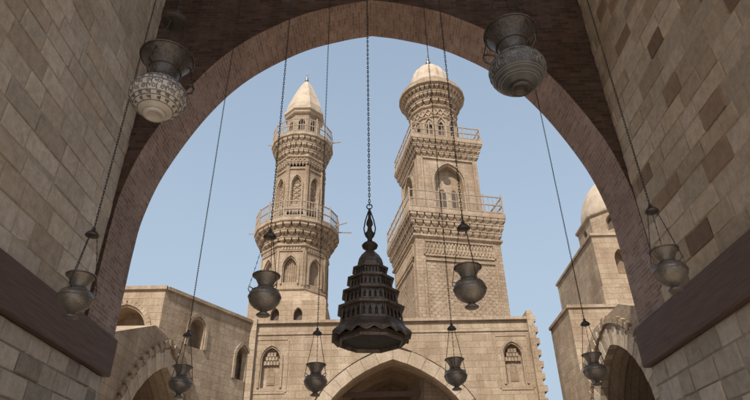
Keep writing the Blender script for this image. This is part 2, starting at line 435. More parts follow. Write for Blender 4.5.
mb = MB(); mb.panel(outer, [], frame((0,YB,0), 0)); mb.add([(-6.2,YA,ROOFZ),(6.2,YA,ROOFZ),(6.2,YB,ROOFZ),(-6.2,YB,ROOFZ)], [(0,1,2,3)]); mb.build('courtyard_face', LIME, arch)

# unseen hall roof on posts, shaped to block the sun and admit sky light
r = thing('hall_shade_roof', (0, 1.2, ROOFZ), 'unseen timber roof on posts, shaped to keep the sun off the hall and lamps', 'roof')
mb = MB(); mb.box(0, (YA+RBACK)/2+.05, ROOFZ+.25, 12.4, YA-RBACK, .46); mb.build('roof_deck', RAILW, r)
mb = Each()
for yy in (-1.3, 2.3, 5.9, 9.0): mb.box(5.5, yy, (WTOP+ROOFZ)/2, .25, .25, ROOFZ-WTOP)
mb.box(-5.6, -7.6, (GZ+12.4)/2, .5, .5, 12.4-GZ)
for xx in (-5.55, 5.5): mb.box(xx, RBACK+.5, (GZ+ROOFZ)/2, .3, .3, ROOFZ-GZ)
mb.build('roof_post', TIMB, r)

# ------------------------------------------------------------------ minarets
# left, octagonal
mx, my = at(297, 240, 36).x, 36.0
KS = .94
T = Matrix.Translation((mx, my, 0)) @ Matrix.Diagonal((KS, KS, 1, 1))
t = thing('minaret', (mx, my, GZ), 'slimmer octagonal stone minaret on the left with two railed balconies and pointed cap', 'minaret')
mb = MB(); bk = Each()
faces_prism(mb, 4, 2.55, 0, GZ, 13.2, T, [arch_pts(.28, 11.6, 12.3, 12.75, 5, -.75), arch_pts(.28, 11.6, 12.3, 12.75, 5, .75)], .35, bk, [0])
S8 = []; O8 = polyg(8, 2.28, 0)
for k in range(8):
    x, y = O8[k]; sc = 2.55/max(abs(x), abs(y)); ox, oy = x*sc, y*sc
    if abs(abs(ox)-2.55) < .01: oy = math.copysign(2.45, oy)
    else: ox = math.copysign(2.45, ox)
    S8.append((ox, oy))
mb.loft([[T @ Vector((x, y, 13.2)) for x, y in S8], [T @ Vector((x*.985, y*.985, 13.3)) for x, y in S8], [T @ Vector((x, y, 14.0)) for x, y in O8]])
mb.build('base', LIME, t); bk.build('base_window', LATT, t)
mb = MB(); bk = Each()
faces_prism(mb, 8, 2.28, 0, 13.4, 17.35, T, [arch_pts(.45, 14.5, 15.5, 16.25, 6)], .26, bk)
for i in range(8):
    M = T @ frame((2.28*sin(pi*i/4), -2.28*cos(pi*i/4), 0), pi*i/4)
    arch_trim(mb, arch_pts(.53, 14.4, 15.5, 16.37, 8), M, .1, .1)
    arch_trim(mb, [(-.82,14.3),(-.82,16.7),(.82,16.7),(.82,14.3)], M, .07, .07)
    for q in range(6): mb.bar(M @ Vector((-.36+q*.144, 14.5, -.24)), M @ Vector((-.36+q*.144, 16.0, -.24)), .045)
    for q in range(7):
        mb.box(-.6+q*.2, 16.88, .03, .12, .16, .12, M)
moulding(mb, polyg(8, 2.28), 2.28, 14.05, .25, .12, T); moulding(mb, polyg(8, 2.28), 2.28, 17.1, .2, .12, T)
mb.build('lower_shaft', LIME2, t); bk.build('blind_niche', LIME2, t)
p16 = polyg(16, 2.25)
mb = MB(); corbels(mb, p16, 2.25, 17.25, 3, .46, .26, .5, T); mb.build('lower_corbelling', LIME2, t)
mb = MB(); slab(mb, p16, 2.25, .86, 18.63, 18.88, T); mb.build('lower_balcony', LIME2, t)
mb = MB(); railing(mb, scale_poly(p16, 2.25, .78), 18.88, 1.25, T, 1, 5, .085); mb.build('lower_railing', RAILW, t)
mb = MB(); bk = Each(); o8 = polyg(8, 1.78)
mb.lathe([(1.9,18.8),(1.9,19.6)], 32, True, cx=mx, cy=my)
faces_prism(mb, 8, 1.78, 0, 18.8, 24.9, T, [arch_pts(.34, 20.6, 22.2, 22.9, 6)], .22, bk)
corbels(mb, o8, 1.78, 23.75, 1, .42, .12, .26, T); corbels(mb, o8, 1.78, 19.75, 1, .4, .10, .26, T)
for i in range(8):
    M = T @ frame((1.78*sin(pi*i/4), -1.78*cos(pi*i/4), 0), pi*i/4)
    arch_trim(mb, arch_pts(.40, 20.5, 22.2, 23.0, 8), M, .08, .1)
    arch_trim(mb, [(-.60,20.3),(-.60,23.5),(.60,23.5),(.60,20.3),(-.60,20.3)], M, .07, .08)
    for q in range(5):
        za = 20.65+q*.42
        for sg in (1, -1): mb.bar(M @ Vector((-.3*sg, za, -.2)), M @ Vector((.3*sg, za+.42, -.2)), .06)
    for q in range(8):
        xa = -.66+q*.165; up = q % 2
        mb.bar(M @ Vector((xa, 24.25+.25*up, .02)), M @ Vector((xa+.165, 24.25+.25*(1-up), .02)), .07)
    for sx in (-.69, .69):
        q = M @ Vector((sx, 0, .02)); mb.lathe([(.12,18.9),(.08,19.2),(.08,23.5),(.13,23.75)], 8, True, cx=q.x, cy=q.y)
moulding(mb, o8, 1.78, 24.6, .2, .12, T)
mb.build('upper_shaft', LIME2, t); bk.build('shaft_niche', LIME2, t)
p16b = polyg(16, 1.8)
mb = MB(); corbels(mb, p16b, 1.8, 24.75, 3, .5, .19, .4, T); mb.build('upper_corbelling', LIME2, t)
mb = MB(); slab(mb, p16b, 1.8, .66, 26.25, 26.5, T); mb.build('upper_balcony', LIME2, t)
mb = MB(); railing(mb, scale_poly(p16b, 1.8, .58), 26.5, 1.2, T, 1, 4, .075); mb.build('upper_railing', RAILW, t)
mb = MB(); bk = Each()
faces_prism(mb, 8, 1.3, 0, 26.4, 29.2, T, [arch_pts(.3, 26.8, 28.0, 28.6, 5)], .25, bk)
moulding(mb, polyg(8, 1.3), 1.3, 29.15, .4, .2, T)
mb.build('lantern_storey', LIME2, t); bk.build('lantern_opening', LATT, t)
mb = MB()
R_ = []
for r, z in [(1.36,29.3),(1.56,29.42),(1.56,29.66),(1.40,29.76),(1.38,30.2),(1.2,30.8),(.95,31.55),(.68,32.3),(.38,33.0),(.13,33.4)]:
    R_.append([(mx+r*(1+.06*(1 if k % 2 else -.6))*cos(2*pi*k/16), my+r*(1+.06*(1 if k % 2 else -.6))*sin(2*pi*k/16), z) for k in range(16)])
mb.loft(R_, False); mb.build('pointed_cap', DOMEP, t)
mb = MB(); mb.lathe([(.06,33.3),(.08,33.45),(.17,33.6),(.08,33.75),(.12,33.9),(.05,34.05),(.03,34.5)], 10, True, cx=mx, cy=my); mb.build('finial', BRONP, t)
mb = Each()
for a, z, l in ((.3, 19.6, 1.3), (-.25, 19.3, 1.0), (2.9, 19.5, 1.1), (.1, 27.2, .8), (3.0, 27.1, .7)):
    r0 = 2.9 if z < 22 else 2.3
    p = T @ Vector((cos(a)*r0, sin(a)*r0, z)); q = T @ Vector((cos(a)*(r0+l), sin(a)*(r0+l), z+.15)); mb.bar(p, q, .06)
mb.build('projecting_pole', RAILW, t)

# right, square
nx, ny = at(445, 260, 34).x, 34.0; rot = radians(12)
T = Matrix.Translation((nx, ny, 0))
t = thing('minaret', (nx, ny, GZ), 'broader minaret on the right with square shaft, round upper storey and ribbed dome', 'minaret')
A1 = 2.72; q1 = polyg(4, A1, rot)
mb = MB(); bk = Each()
faces_prism(mb, 4, A1, rot, GZ, 16.2, T, [[(-.13,13.2),(.13,13.2),(.13,14.1),(-.13,14.1)]], .4, bk)
for i in range(4):
    phi = rot+pi/2*i; M = T @ frame((A1*sin(phi), -A1*cos(phi), 0), phi)
    w = A1*.8
    arch_trim(mb, [(-w,10.2),(-w,14.5),(w,14.5),(w,10.2)], M, .14, .08)
    arch_trim(mb, [(-w,14.9),(-w,15.75),(w,15.75),(w,14.9),(-w,14.9)], M, .1, .08)
    for k in range(20):
        x0 = -w+.05+k*(2*w-.1)/20; x1 = x0+(2*w-.1)/20
        for (za, zb) in ((15.0,15.7),(15.7,15.0)):
            a = M @ Vector((x0, za, .02)); b = M @ Vector((x1, zb, .02)); mb.bar(a, b, .06)
    for k in range(-12, 25):
        for sg in (1, -1):
            xa = -w+k*.36; za = 10.4; xb = xa+sg*4.0; zb = 14.4
            ts = [0, 1]
            for lim in (-w+.05, w-.05):
                tt = (lim-xa)/(xb-xa)
                if sg > 0: ts = [max(ts[0], tt) if lim < 0 else ts[0], min(ts[1], tt) if lim > 0 else ts[1]]
                else: ts = [max(ts[0], tt) if lim > 0 else ts[0], min(ts[1], tt) if lim < 0 else ts[1]]
            if ts[1]-ts[0] < .05: continue
            a = M @ Vector((xa+(xb-xa)*ts[0], za+(zb-za)*ts[0], -.02)); b = M @ Vector((xa+(xb-xa)*ts[1], za+(zb-za)*ts[1], -.02)); mb.bar(a, b, .06, .06)
moulding(mb, q1, A1, 16.1, .3, .14, T)
mb.build('square_shaft', HERR, t); bk.build('slit_window', LATT, t)
mb = MB(); corbels(mb, q1, A1, 16.2, 3, .48, .13, .48, T); mb.build('lower_corbelling', LIME2, t)
mb = MB(); slab(mb, q1, A1, .42, 17.64, 17.9, T); mb.build('lower_balcony', LIME2, t)
mb = MB(); railing(mb, scale_poly(q1, A1, .34), 17.9, 1.25, T, 5, 3, .085); mb.build('lower_railing', RAILW, t)
A2 = 2.12; q2 = polyg(4, A2, rot)
mb = MB(); bk = Each()
faces_prism(mb, 4, A2, rot, 17.8, 22.6, T, [arch_pts(.95, 18.2, 20.6, 21.9, 8)], .42, bk)
bk2 = Each()
for i in range(4):
    phi = rot+pi/2*i; M = T @ frame((A2*sin(phi), -A2*cos(phi), 0), phi)
    arch_trim(mb, arch_pts(1.05, 18.1, 20.6, 22.05, 10), M, .16, .12)
    arch_trim(mb, [(-1.75,18.0),(-1.75,22.35),(1.75,22.35),(1.75,18.0)], M, .14, .09)
    M2 = T @ frame(((A2-.42)*sin(phi), -(A2-.42)*cos(phi), 0), phi)
    for cxx in (-.4, .4): bk2.prism(arch_pts(.22, 18.3, 19.9, 20.3, 5, cxx), M2, .004, .03)
    bk2.prism([(.27*cos(k*pi/6), 20.95+.27*sin(k*pi/6)) for k in range(12)], M2, .004, .03)
mb.build('middle_storey', LIME2, t); bk.build('arched_recess', LIME, t); bk2.build('window_opening', LATT, t)
mb = MB(); corbels(mb, q2, A2, 22.55, 3, .42, .13, .42, T); mb.build('middle_corbelling', LIME2, t)
mb = MB(); slab(mb, q2, A2, .42, 23.81, 24.05, T); mb.build('upper_balcony', LIME2, t)
mb = MB()
railing(mb, scale_poly(q2, A2, .34), 24.05, 1.0, T, 4, 3, .08); mb.build('upper_railing', RAILW, t)
mb = MB(); bk = Each(); AR = 1.64
faces_prism(mb, 12, AR, rot, 24.0, 27.7, T, [arch_pts(.22, 24.5, 25.6, 26.1, 5)], .25, bk)
for i in range(12):
    phi = rot+pi*i/6; M = T @ frame((AR*sin(phi), -AR*cos(phi), 0), phi)
    arch_trim(mb, arch_pts(.32, 24.3, 25.6, 26.4, 8), M, .08, .1)
    arch_trim(mb, [(-.41,26.6),(0,27.2),(.41,26.6)], M, .08, .09); arch_trim(mb, [(-.41,27.2),(0,26.6),(.41,27.2)], M, .08, .07)
moulding(mb, polyg(12, AR, rot), AR, 26.5, .16, .1, T); moulding(mb, polyg(12, AR, rot), AR, 27.5, .3, .14, T)
mb.build('round_storey', LIME2, t); bk.build('round_opening', LATT, t)
p20 = polyg(20, 1.66)
mb = MB(); corbels(mb, p20, 1.66, 27.65, 3, .52, .22, .42, T); slab(mb, p20, 1.66, .82, 29.2, 29.40, T); slab(mb, p20, 1.66, .64, 29.40, 29.75, T); mb.build('crown_corbelling', LIME2, t)
mb = MB(); R_ = []
for r, z in [(1.48,29.7),(1.48,30.35),(1.58,30.45),(1.58,30.65),(1.46,30.75),(1.47,31.1),(1.36,31.65),(1.07,32.2),(.65,32.7),(.25,32.98),(.1,33.0)]:
    rb = .05 if z > 30.7 else 0
    R_.append([(nx+r*(1+rb*cos(14*2*pi*k/84))*cos(2*pi*k/84), ny+r*(1+rb*cos(14*2*pi*k/84))*sin(2*pi*k/84), z) for k in range(84)])
mb.loft(R_, True); mb.build('ribbed_dome', DOMEP, t)
mb = MB(); mb.lathe([(.08,32.9),(.1,33.15),(.21,33.4),(.09,33.6),(.13,33.8),(.05,33.95),(.02,34.5)], 10, True, cx=nx, cy=ny); mb.build('finial', BRONP, t)

# ------------------------------------------------------------------ far facade
FY = 29.5
xl = at(252, 345, FY).x; xr = at(531, 345, FY).x; fx = at(393, 360, FY).x
ztop = at(392, 322, FY).z; apex = at(393, 359, FY).z
t = thing('courtyard_facade', (fx, FY, GZ), 'tan stone facade across the courtyard with wide pointed arch below the minarets', 'building')
M = frame((fx, FY, 0), 0)
ap = arch_pts(3.7, GZ, 5.0, apex, 16)
L = xl-fx; R = xr-fx
nl = at(271, 360, FY).x-fx; nr = at(513, 355, FY).x-fx
nz0 = apex-1.35
def niche(cx): return arch_pts(.46, nz0, apex+.1, apex+.7, 6, cx)
mb = MB()
mb.panel([(L,GZ)]+ap+[(R,GZ),(R,ztop),(L,ztop)], [niche(nl), niche(nr)], M, .3)
mb.reveal(ap, M, 1.2, False)
mb.add([(xl,FY,GZ),(xl,FY,ztop),(xl,FY+11,ztop),(xl,FY+11,GZ)], [(0,1,2,3)]); mb.add([(xr,FY,GZ),(xr,FY,ztop),(xr,FY+4,ztop),(xr,FY+4,GZ)], [(0,1,2,3)])
mb.add([(xl,FY,ztop),(xr,FY,ztop),(xr,FY+4,ztop),(xl,FY+11,ztop)], [(0,1,2,3)])
mb.build('wall', LIME, t)
mb = Each()
for cx in (nl, nr): mb.poly(niche(cx), M, -.3)
mb.build('niche_back', LIME2, t)
mb = Each()
for cx in (nl, nr): mb.prism(arch_pts(.2, nz0+.2, apex-.55, apex-.25, 5, cx), M, -.295, -.27)
mb.build('niche_window', VAULT, t)
for cx in (nl, nr):
    mb = MB()
    arch_trim(mb, arch_pts(.52, nz0, apex+.1, apex+.8, 8, cx), M, .1, .06)
    arch_trim(mb, [(cx-.8,nz0-.2),(cx-.8,apex+1.1),(cx+.8,apex+1.1),(cx+.8,nz0-.2),(cx-.8,nz0-.2)], M, .09, .03)
    for k, (n_, z) in enumerate(((5, apex-.05), (4, apex+.17), (3, apex+.38))):
        for j in range(n_):
            x = cx+(j-(n_-1)/2)*.16; mb.box(x, z, -.25+.025*k, .13, .2, .14, M)
    mb.build('niche_surround', LIME2, t)
mb = MB(); voussoirs(mb, ap[1:-1], M, .62, .3, .08, 0, 2, .008)
mb.build('arch_ring', PALE, t)
mb = MB(); arch_trim(mb, [(x, z) for x, z in arch_pts(4.4, 3, 5.0, apex+.72, 16)], M, .12, .1); mb.build('arch_hood', LIME2, t)
mb = MB()
mb.box((xl+xr)/2, FY-.0, ztop+.07, xr-xl+.2, .3, .15); mb.build('cornice', LIME2, t)
mb = MB(); mb.box((xl+xr)/2, FY+.0, ztop-.55, xr-xl+.12, .10, .1); mb.build('string_course', LIME2, t)
mb = MB()
M1 = frame((fx, FY+1.15, 0), 0)
ap2 = arch_pts(3.78, GZ, 5.0, apex+.06, 16); mb.reveal(ap2, M1, 6.5, False); mb.poly(ap2, M1, -6.5)
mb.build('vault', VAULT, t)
mb = Each()
for k, (yy, zz) in enumerate(((FY+2.0, apex-1.3), (FY+4.2, apex-1.2))): mb.box(fx, yy, zz, 6.0, .22, .24)
mb.build('tie_beam', TIMB, t)
mb = MB(); mb.box(xl-.1, FY+.22, (ztop+.25+GZ)/2, .6, .92, ztop+.25-GZ); mb.build('end_pier', LIME, t)
# right end pier: courses left long and short like the teeth of a saw
z = GZ; k = 0
prof = [(xr-.05, GZ)]
while z < ztop+.4:
    w_ = (.40 if k % 2 else .26)+random.uniform(-.03, .03)
    prof += [(xr+w_, z), (xr+w_, min(z+.3, ztop+.5))]; z += .3; k += 1
prof.append((xr-.05, prof[-1][1]))
Mp = frame((0, FY-.25, 0), 0); bm_ = MB()
bm_.panel(prof, [], Mp); bm_.reveal(prof, Mp, .9); bm_.build('end_pier', LIME, t)

# ------------------------------------------------------------------ left side
pa = at(116, 290, 24.5); pb = at(166, 289, 24.5); pc = at(250, 325, 29.2)
zt = pb.z
t = thing('corner_building', (pb.x, 25, GZ), 'pale stone building at far left with angled wall and pointed windows behind the side arch', 'building')
mb = MB(); bk = Each(); trims = []
M = frame((pa.x-6, 24.5, 0), 0); w = pb.x-pa.x+6
wc = at(121, 335, 24.5).x-(pa.x-6); zc = at(121, 307, 24.5).z
h1 = arch_pts(.98, 3, zc-1.15, zc, 10, wc)
mb.panel([(0,GZ),(w,GZ),(w,zt),(0,zt)], [h1], M, .9); bk.poly(h1, M, -.9)
trim = MB(); arch_trim(trim, arch_pts(1.06, 3, zc-1.15, zc+.1, 10, wc), M, .2, .08); trims.append(trim)
dx, dy = pc.x-pb.x, pc.y-pb.y; Ln = hypot(dx, dy); phi = math.atan2(dy, dx)
M = frame((pb.x, pb.y, 0), phi)
holes = []
for (px, py, ww, hh) in ((197, 332, .42, 1.25), (242, 362, .4, 1.5)):
    d = ray(px, py); tt = (pb.x*dy-pb.y*dx)/(d.x*dy-d.y*dx); q = d*tt
    u = (Vector((q.x, q.y))-Vector((pb.x, pb.y))).length
    hp = arch_pts(ww, q.z-hh*.6, q.z+hh*.1, q.z+hh*.5, 6, u); holes.append(hp); bk.poly(hp, M, -.5)
    trim = MB(); arch_trim(trim, arch_pts(ww+.08, q.z-hh*.6, q.z+hh*.1, q.z+hh*.5+.12, 8, u), M, .14, .07); trims.append(trim)
mb.panel([(0,GZ),(Ln,GZ),(Ln,zt),(0,zt)], holes, M, .5)
mb.add([(pa.x-6,24.5,zt),(pb.x,24.5,zt),(pc.x,pc.y,zt),(pc.x,pc.y+8,zt),(pa.x-6,34,zt)], [(0,1,2,3,4)])
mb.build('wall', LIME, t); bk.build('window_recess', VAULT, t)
for trim in trims: trim.build('window_surround', LIME2, t)
mb = Each(); mb.box(w/2, zt+.06, -.1, w+.12, .17, .4, frame((pa.x-6, 24.5, 0), 0)); mb.box(Ln/2+.1, zt+.058, -.1, Ln, .16, .4, M); mb.build('coping', LIME2, t)

def side_arch(x, yc, phi, w, zs, za, th, label, top, ringc):
    t = thing('arcade_arch', (x, yc, GZ), label, 'arch')
    M = frame((x, yc, 0), phi)
    pts = arch_pts(w, GZ, zs, za, 28)
    mb = MB(); mb.panel([(-w-2.2,GZ)]+pts+[(w+2.2,GZ),(w+2.2,top-1.5),(w*.55,top),(-w*.55,top),(-w-2.2,top-1.5)], [], M); mb.reveal(pts, M, .9, False)
    o2 = [(w+2.2,GZ),(w+2.2,top-1.5),(w*.55,top),(-w*.55,top),(-w-2.2,top-1.5),(-w-2.2,GZ)]
    mb.reveal(o2, M, 6, False)
    mb.build('wall', LIME, t)
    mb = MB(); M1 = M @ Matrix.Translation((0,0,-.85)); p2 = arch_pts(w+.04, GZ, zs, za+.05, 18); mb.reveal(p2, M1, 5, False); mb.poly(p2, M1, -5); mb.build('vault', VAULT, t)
    mb = MB(); voussoirs(mb, pts[1:-1], M, th, .25, .05, .2, 2, .006, ringc); mb.build('voussoir_ring', BLK, t)
    mb = MB()
    pp = arch_pts(w+th*1.4, GZ, zs, za+th*1.45, 26)[1:-1]
    voussoirs(mb, pp, M, .15, .3, .13, .75, 1, .02); mb.build('stepped_hood', LIME2, t)
    return t
lz = at(160, 347, 22.5).z
side_arch(-8.3, 22.6, radians(90), 3.3, 3.0, lz-.75, .55, 'side arch of the courtyard on the left with toothed stone hood and dark vault', lz+.3, [(.53,.435,.335), (.61,.51,.40)])
rz = at(606, 325, 21.3).z
side_arch(8.75, 21.3, radians(-90), 2.6, 3.2, rz-.75, .55, 'side arch of the courtyard on the right with toothed stone hood and dark vault', rz+.3, [(.47,.375,.285), (.62,.52,.405)])

# ------------------------------------------------------------------ right side
def block(mb, x0, x1, y0, y1, z0, z1):
    mb.box((x0+x1)/2, (y0+y1)/2, (z0+z1)/2, x1-x0, y1-y0, z1-z0)
p = at(568, 308, 26.5)
t = thing('flat_roofed_building', (p.x+3, 28, GZ), 'low tan stone building on the right between the facade and the domed block', 'building')
mb = MB(); block(mb, p.x, p.x+10, 26.5, 29.8, GZ, p.z); mb.build('wall', LIME, t)
mb = MB(); mb.box(p.x+5, 28.15, p.z+.07, 10.15, 3.45, .15); mb.build('coping', LIME2, t)
mb = Each()
for k in range(4): mb.prism(arch_pts(.3, p.z-2.4, p.z-1.5, p.z-.95, 6, 1.2+k*1.6), frame((p.x, 26.5, 0), 0), .002, .03)
mb.build('window', LATT, t)
p = at(591, 236, 32); dcx, dcy = p.x+4.6, 36.0
t = thing('domed_building', (dcx, dcy, GZ), 'square stone block on the far right topped by a drum and plain dome', 'building')
mb = MB(); bk = Each()
M = frame((p.x, 32, 0), 0); hs = [arch_pts(.38, p.z-2.6, p.z-1.6, p.z-.9, 6, 1.5), arch_pts(.38, p.z-2.6, p.z-1.6, p.z-.9, 6, 3.4)]
mb.panel([(0,GZ),(9.2,GZ),(9.2,p.z),(0,p.z)], hs, M, .5)
for h in hs: bk.poly(h, M, -.5)
mb.add([(p.x,32,GZ),(p.x,40,GZ),(p.x,40,p.z),(p.x,32,p.z)], [(0,1,2,3)]); mb.add([(p.x,32,p.z),(p.x+9.2,32,p.z),(p.x+9.2,40,p.z),(p.x,40,p.z)], [(0,1,2,3)])
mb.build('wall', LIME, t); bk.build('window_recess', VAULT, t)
mb = MB(); mb.box(p.x+4.6, 36, p.z+.08, 9.4, 8.2, .18); mb.build('coping', LIME2, t)
mb = MB(); mb.box(p.x+3.2, 31.0, (p.z-4.2+GZ)/2, 8.2, 1.96, p.z-4.2-GZ); mb.build('stepped_wall', LIME, t)
Td = Matrix.Translation((dcx, dcy, 0)); DR = 3.3; d8 = polyg(8, DR)
mb = MB(); bk = Each(); zd = p.z+.17
mb.loft([[Td @ Vector((x, y, zd)) for x, y in polyg(8, DR+.5)], [Td @ Vector((x, y, zd+.9)) for x, y in polyg(8, DR+.05)]])
faces_prism(mb, 8, DR, 0, zd+.8, zd+2.7, Td, [arch_pts(.35, zd+1.2, zd+1.8, zd+2.3, 5)], .3, bk)
moulding(mb, d8, DR, zd+2.7, .3, .15, Td)
mb.build('drum', LIME2, t); bk.build('drum_window', LATT, t)
mb = MB(); zd += 2.75
mb.lathe([((DR-.08)*cos(a), zd+4.0*sin(a)**.95) for a in [i*pi/2/14 for i in range(14)]]+[(.03, zd+4.05)], 40, True, cx=dcx, cy=dcy); mb.build('dome', DOMEP, t)

# ------------------------------------------------------------------ lamps
BEAMZ = 16.4
def chain_mesh(mb, z0, z1, w=.019, l=.05, r=.0034):
    n = int((z1-z0)/(l*.78))
    for k in range(n):
        zc = z0+(k+.5)*(z1-z0)/n; path = []
        for i in range(6):
            a = 2*pi*(i+.5)/6; dx = w/2*cos(a); dz = (l/2-w/2)*(1 if sin(a) > .1 else -1)+w/2*sin(a)
            path.append((dx, 0, zc+dz) if k % 2 else (0, dx, zc+dz))
        m = len(path); rings = []
        for i, q in enumerate(path):
            q = Vector(q); d = (Vector(path[(i+1) % m])-Vector(path[i-1])).normalized(); b = Vector((0,1,0)) if k % 2 else Vector((1,0,0)); a = d.cross(b)
            rings.append([q+a*r, q+b*r, q-a*r, q-b*r])
        rings.append(rings[0]); mb.loft(rings, True)
def strand(mb, p, q, r=.004):
    p = Vector(p); q = Vector(q); n = max(3, int((q-p).length/.035)); d = (q-p).normalized()
    a = d.cross(Vector((0,0,1))).normalized(); b = a.cross(d)
    for k in range(n):
        u = p.lerp(q, k/n); v = p.lerp(q, (k+1)/n); m = (u+v)/2; e = (a if k % 2 else b)*.006
        mb.tube([u, m+e, v], r*.75, 4); mb.tube([u, m-e, v], r*.75, 4)
def small_lamp(px, py, Y, label, rz=0, sc=.94):
    o = at(px, py, Y); t = thing('mosque_lamp', o, label, 'lamp', 'small bronze lamps hanging in the arch')
    Rz = Matrix.Rotation(rz, 4, 'Z') @ Matrix.Scale(sc, 4)
    def B(): m = MB(); m.M = Rz; return m
    m = B(); m.lathe([(.034,.05),(.045,.06),(.08,.077),(.115,.10),(.145,.13),(.165,.165),(.174,.205),(.168,.242),(.145,.272),(.115,.292),(.09,.307),(.078,.325),(.08,.345),(.092,.375),(.11,.41),(.13,.44),(.146,.458),(.140,.458),(.115,.42),(.085,.36),(.072,.325)], 36, True)
    body = m.build('body', BRONZ, t, True)
    m = B(); m.lathe([(.0,.0),(.066,.0),(.076,.010),(.06,.026),(.04,.038),(.034,.052)], 28, True); m.build('foot', BRONP, body, True)
    for r, z, w_, nm in ((.147,.456,.007,'rim'),(.080,.325,.008,'band'),(.175,.207,.005,'band'),(.146,.272,.005,'band')):
        m = B(); m.tube([(r*cos(2*pi*k/32), r*sin(2*pi*k/32), z) for k in range(32)], w_, 6, True); m.build(nm, BRONP, body, True)
    cap = .95
    for k in range(3):
        a = 2*pi*k/3+.3; e = Vector((cos(a), sin(a), 0))
        m = B(); m.tube([e*.158+Vector((0,0,.252)), e*.178+Vector((0,0,.268)), e*.183+Vector((0,0,.295)), e*.165+Vector((0,0,.31)), e*.125+Vector((0,0,.288))], .006, 6); m.build('handle', BRONP, body, True)
        m = B(); strand(m, e*.178+Vector((0,0,.303)), e*.05+Vector((0,0,cap-.02))); m.build('suspension_chain', IRON, t, True)
    m = B(); m.lathe([(.0,cap-.035),(.05,cap-.03),(.075,cap-.02),(.07,cap),(.045,cap+.03),(.02,cap+.045),(.024,cap+.065),(.012,cap+.085),(.001,cap+.1)], 20, True); m.build('hanging_cap', DBRON, t, True)
    m = MB(); chain_mesh(m, (cap+.09)*sc, BEAMZ-o.z+.3); m.build('chain', IRON, t, True)
    return t
small_lamp(70, 318, 5.2, 'small bronze lamp furthest left, hanging against the left stone wall', .2)
small_lamp(263, 316, 5.45, 'small bronze lamp hanging in front of the base of the left minaret', 1.1)
small_lamp(472, 308, 5.35, 'small bronze lamp hanging in front of the square shaft of the right minaret', .5)
small_lamp(676, 291, 5.2, 'small bronze lamp furthest right, hanging against the right stone wall', .8)
small_lamp(178, 398, 8.2, 'lower small bronze lamp at the left, in front of the toothed side arch', .4)
small_lamp(315, 396, 8.2, 'low small bronze lamp just left of the facade arch, under the left minaret', 1.3)
small_lamp(457, 390, 8.3, 'low small bronze lamp just right of the facade arch, under the right minaret', .1)
small_lamp(598, 385, 8.3, 'lower small bronze lamp at the right, in front of the right side arch', .9)

def big_lamp(px, py, Y, label, bodymat, dark, rz, ornament, sc=1.0):
    o = at(px, py, Y); t = thing('globe_lamp', o, label, 'lamp', 'large glazed globe lamps hanging near the top')
    def B(): m = MB(); m.M = Matrix.Scale(sc, 4); return m
    prof = [(.075,.03),(.12,.045),(.15,.062),(.18,.088),(.205,.123),(.221,.16),(.228,.20),(.222,.24),(.203,.275),(.175,.305),(.145,.325),(.118,.342)]
    m = B(); m.lathe(prof, 48, True); body = m.build('body', bodymat, t, True)
    m = B(); m.lathe([(0,.018),(.05,.018),(.06,.0),(.085,.0),(.09,.015),(.075,.033)], 32, True); m.build('foot', DBRON if dark else bodymat, body, True)
    def rad(z):
        for (r0, z0), (r1, z1) in zip(prof, prof[1:]):
            if z0 <= z <= z1: return r0+(r1-r0)*(z-z0)/(z1-z0)
        return prof[-1][0]
    m = B()
    def pt(th, z): r = rad(z)-.0005; return (r*cos(th), r*sin(th), z)
    for z in ornament['rings']:
        m.tube([pt(2*pi*k/48, z) for k in range(48)], .004, 5, True)
    for (n_, zc, R0, off) in ornament['scrolls']:
        for k in range(n_):
            th0 = 2*pi*(k+off)/n_; sg = 1 if k % 2 else -1; r0 = rad(zc); path = []
            turns = random.uniform(2.4, 3.4); tilt = random.uniform(-.5, .5)
            for i in range(13):
                a = i/12*turns*pi+tilt; rr = R0*(1-.8*i/12); path.append(pt(th0+sg*rr*cos(a)/r0, zc+rr*.9*sin(a)))
            m.tube(path, .0042, 4)
            m.tube([pt(th0+(R0+.004)/r0*sg, zc-R0*.3), pt(th0+(R0*1.4)/r0*sg, zc+R0*.6), pt(th0+R0*1.8/r0*sg, zc+R0*.95)], .0045, 4)
            m.tube([pt(th0+R0*1.3/r0, zc-R0), pt(th0+R0*1.1/r0, zc), pt(th0+R0*1.35/r0, zc+R0)], .005, 4)
    m.build('glazed_ornament', ornament['mat'], body, True)
    m = B(); m.lathe([(.118,.34),(.124,.352),(.116,.37),(.112,.40),(.122,.45),(.145,.51),(.178,.57),(.212,.615),(.220,.63),(.208,.63),(.165,.57),(.115,.45)], 36, True); neck = m.build('neck', DBRON, t, True)
    for r, z in ((.220,.626),(.125,.352),(.135,.48)):
        m = B(); m.tube([(r*cos(2*pi*k/36), r*sin(2*pi*k/36), z) for k in range(36)], .008, 6, True); m.build('neck_band', DBRON, neck, True)
    cap = ornament['cap']
    for k in range(3):
        a = 2*pi*k/3+rz; e = Vector((cos(a), sin(a), 0))
        m = B(); m.tube([e*.195+Vector((0,0,.29)), e*.245+Vector((0,0,.32)), e*.258+Vector((0,0,.37)), e*.225+Vector((0,0,.405)), e*.16+Vector((0,0,.385)), e*.14+Vector((0,0,.33))], .009, 6); m.build('handle', DBRON, body, True)
        m = B(); strand(m, e*.25+Vector((0,0,.385)), e*.06+Vector((0,0,cap-.02)), .006); m.build('suspension_chain', IRON, t, True)
    m = B(); m.lathe([(0,cap-.06),(.05,cap-.055),(.085,cap-.04),(.12,cap-.03),(.115,cap-.01),(.07,cap+.03),(.03,cap+.055),(.025,cap+.07),(.035,cap+.09),(.03,cap+.11),(.001,cap+.14)], 20, True); m.build('hanging_cap', IRON, t, True)
    m = MB(); chain_mesh(m, (cap+.12)*sc, BEAMZ-o.z+.3, .026, .064, .0045); m.build('chain', IRON, t, True)
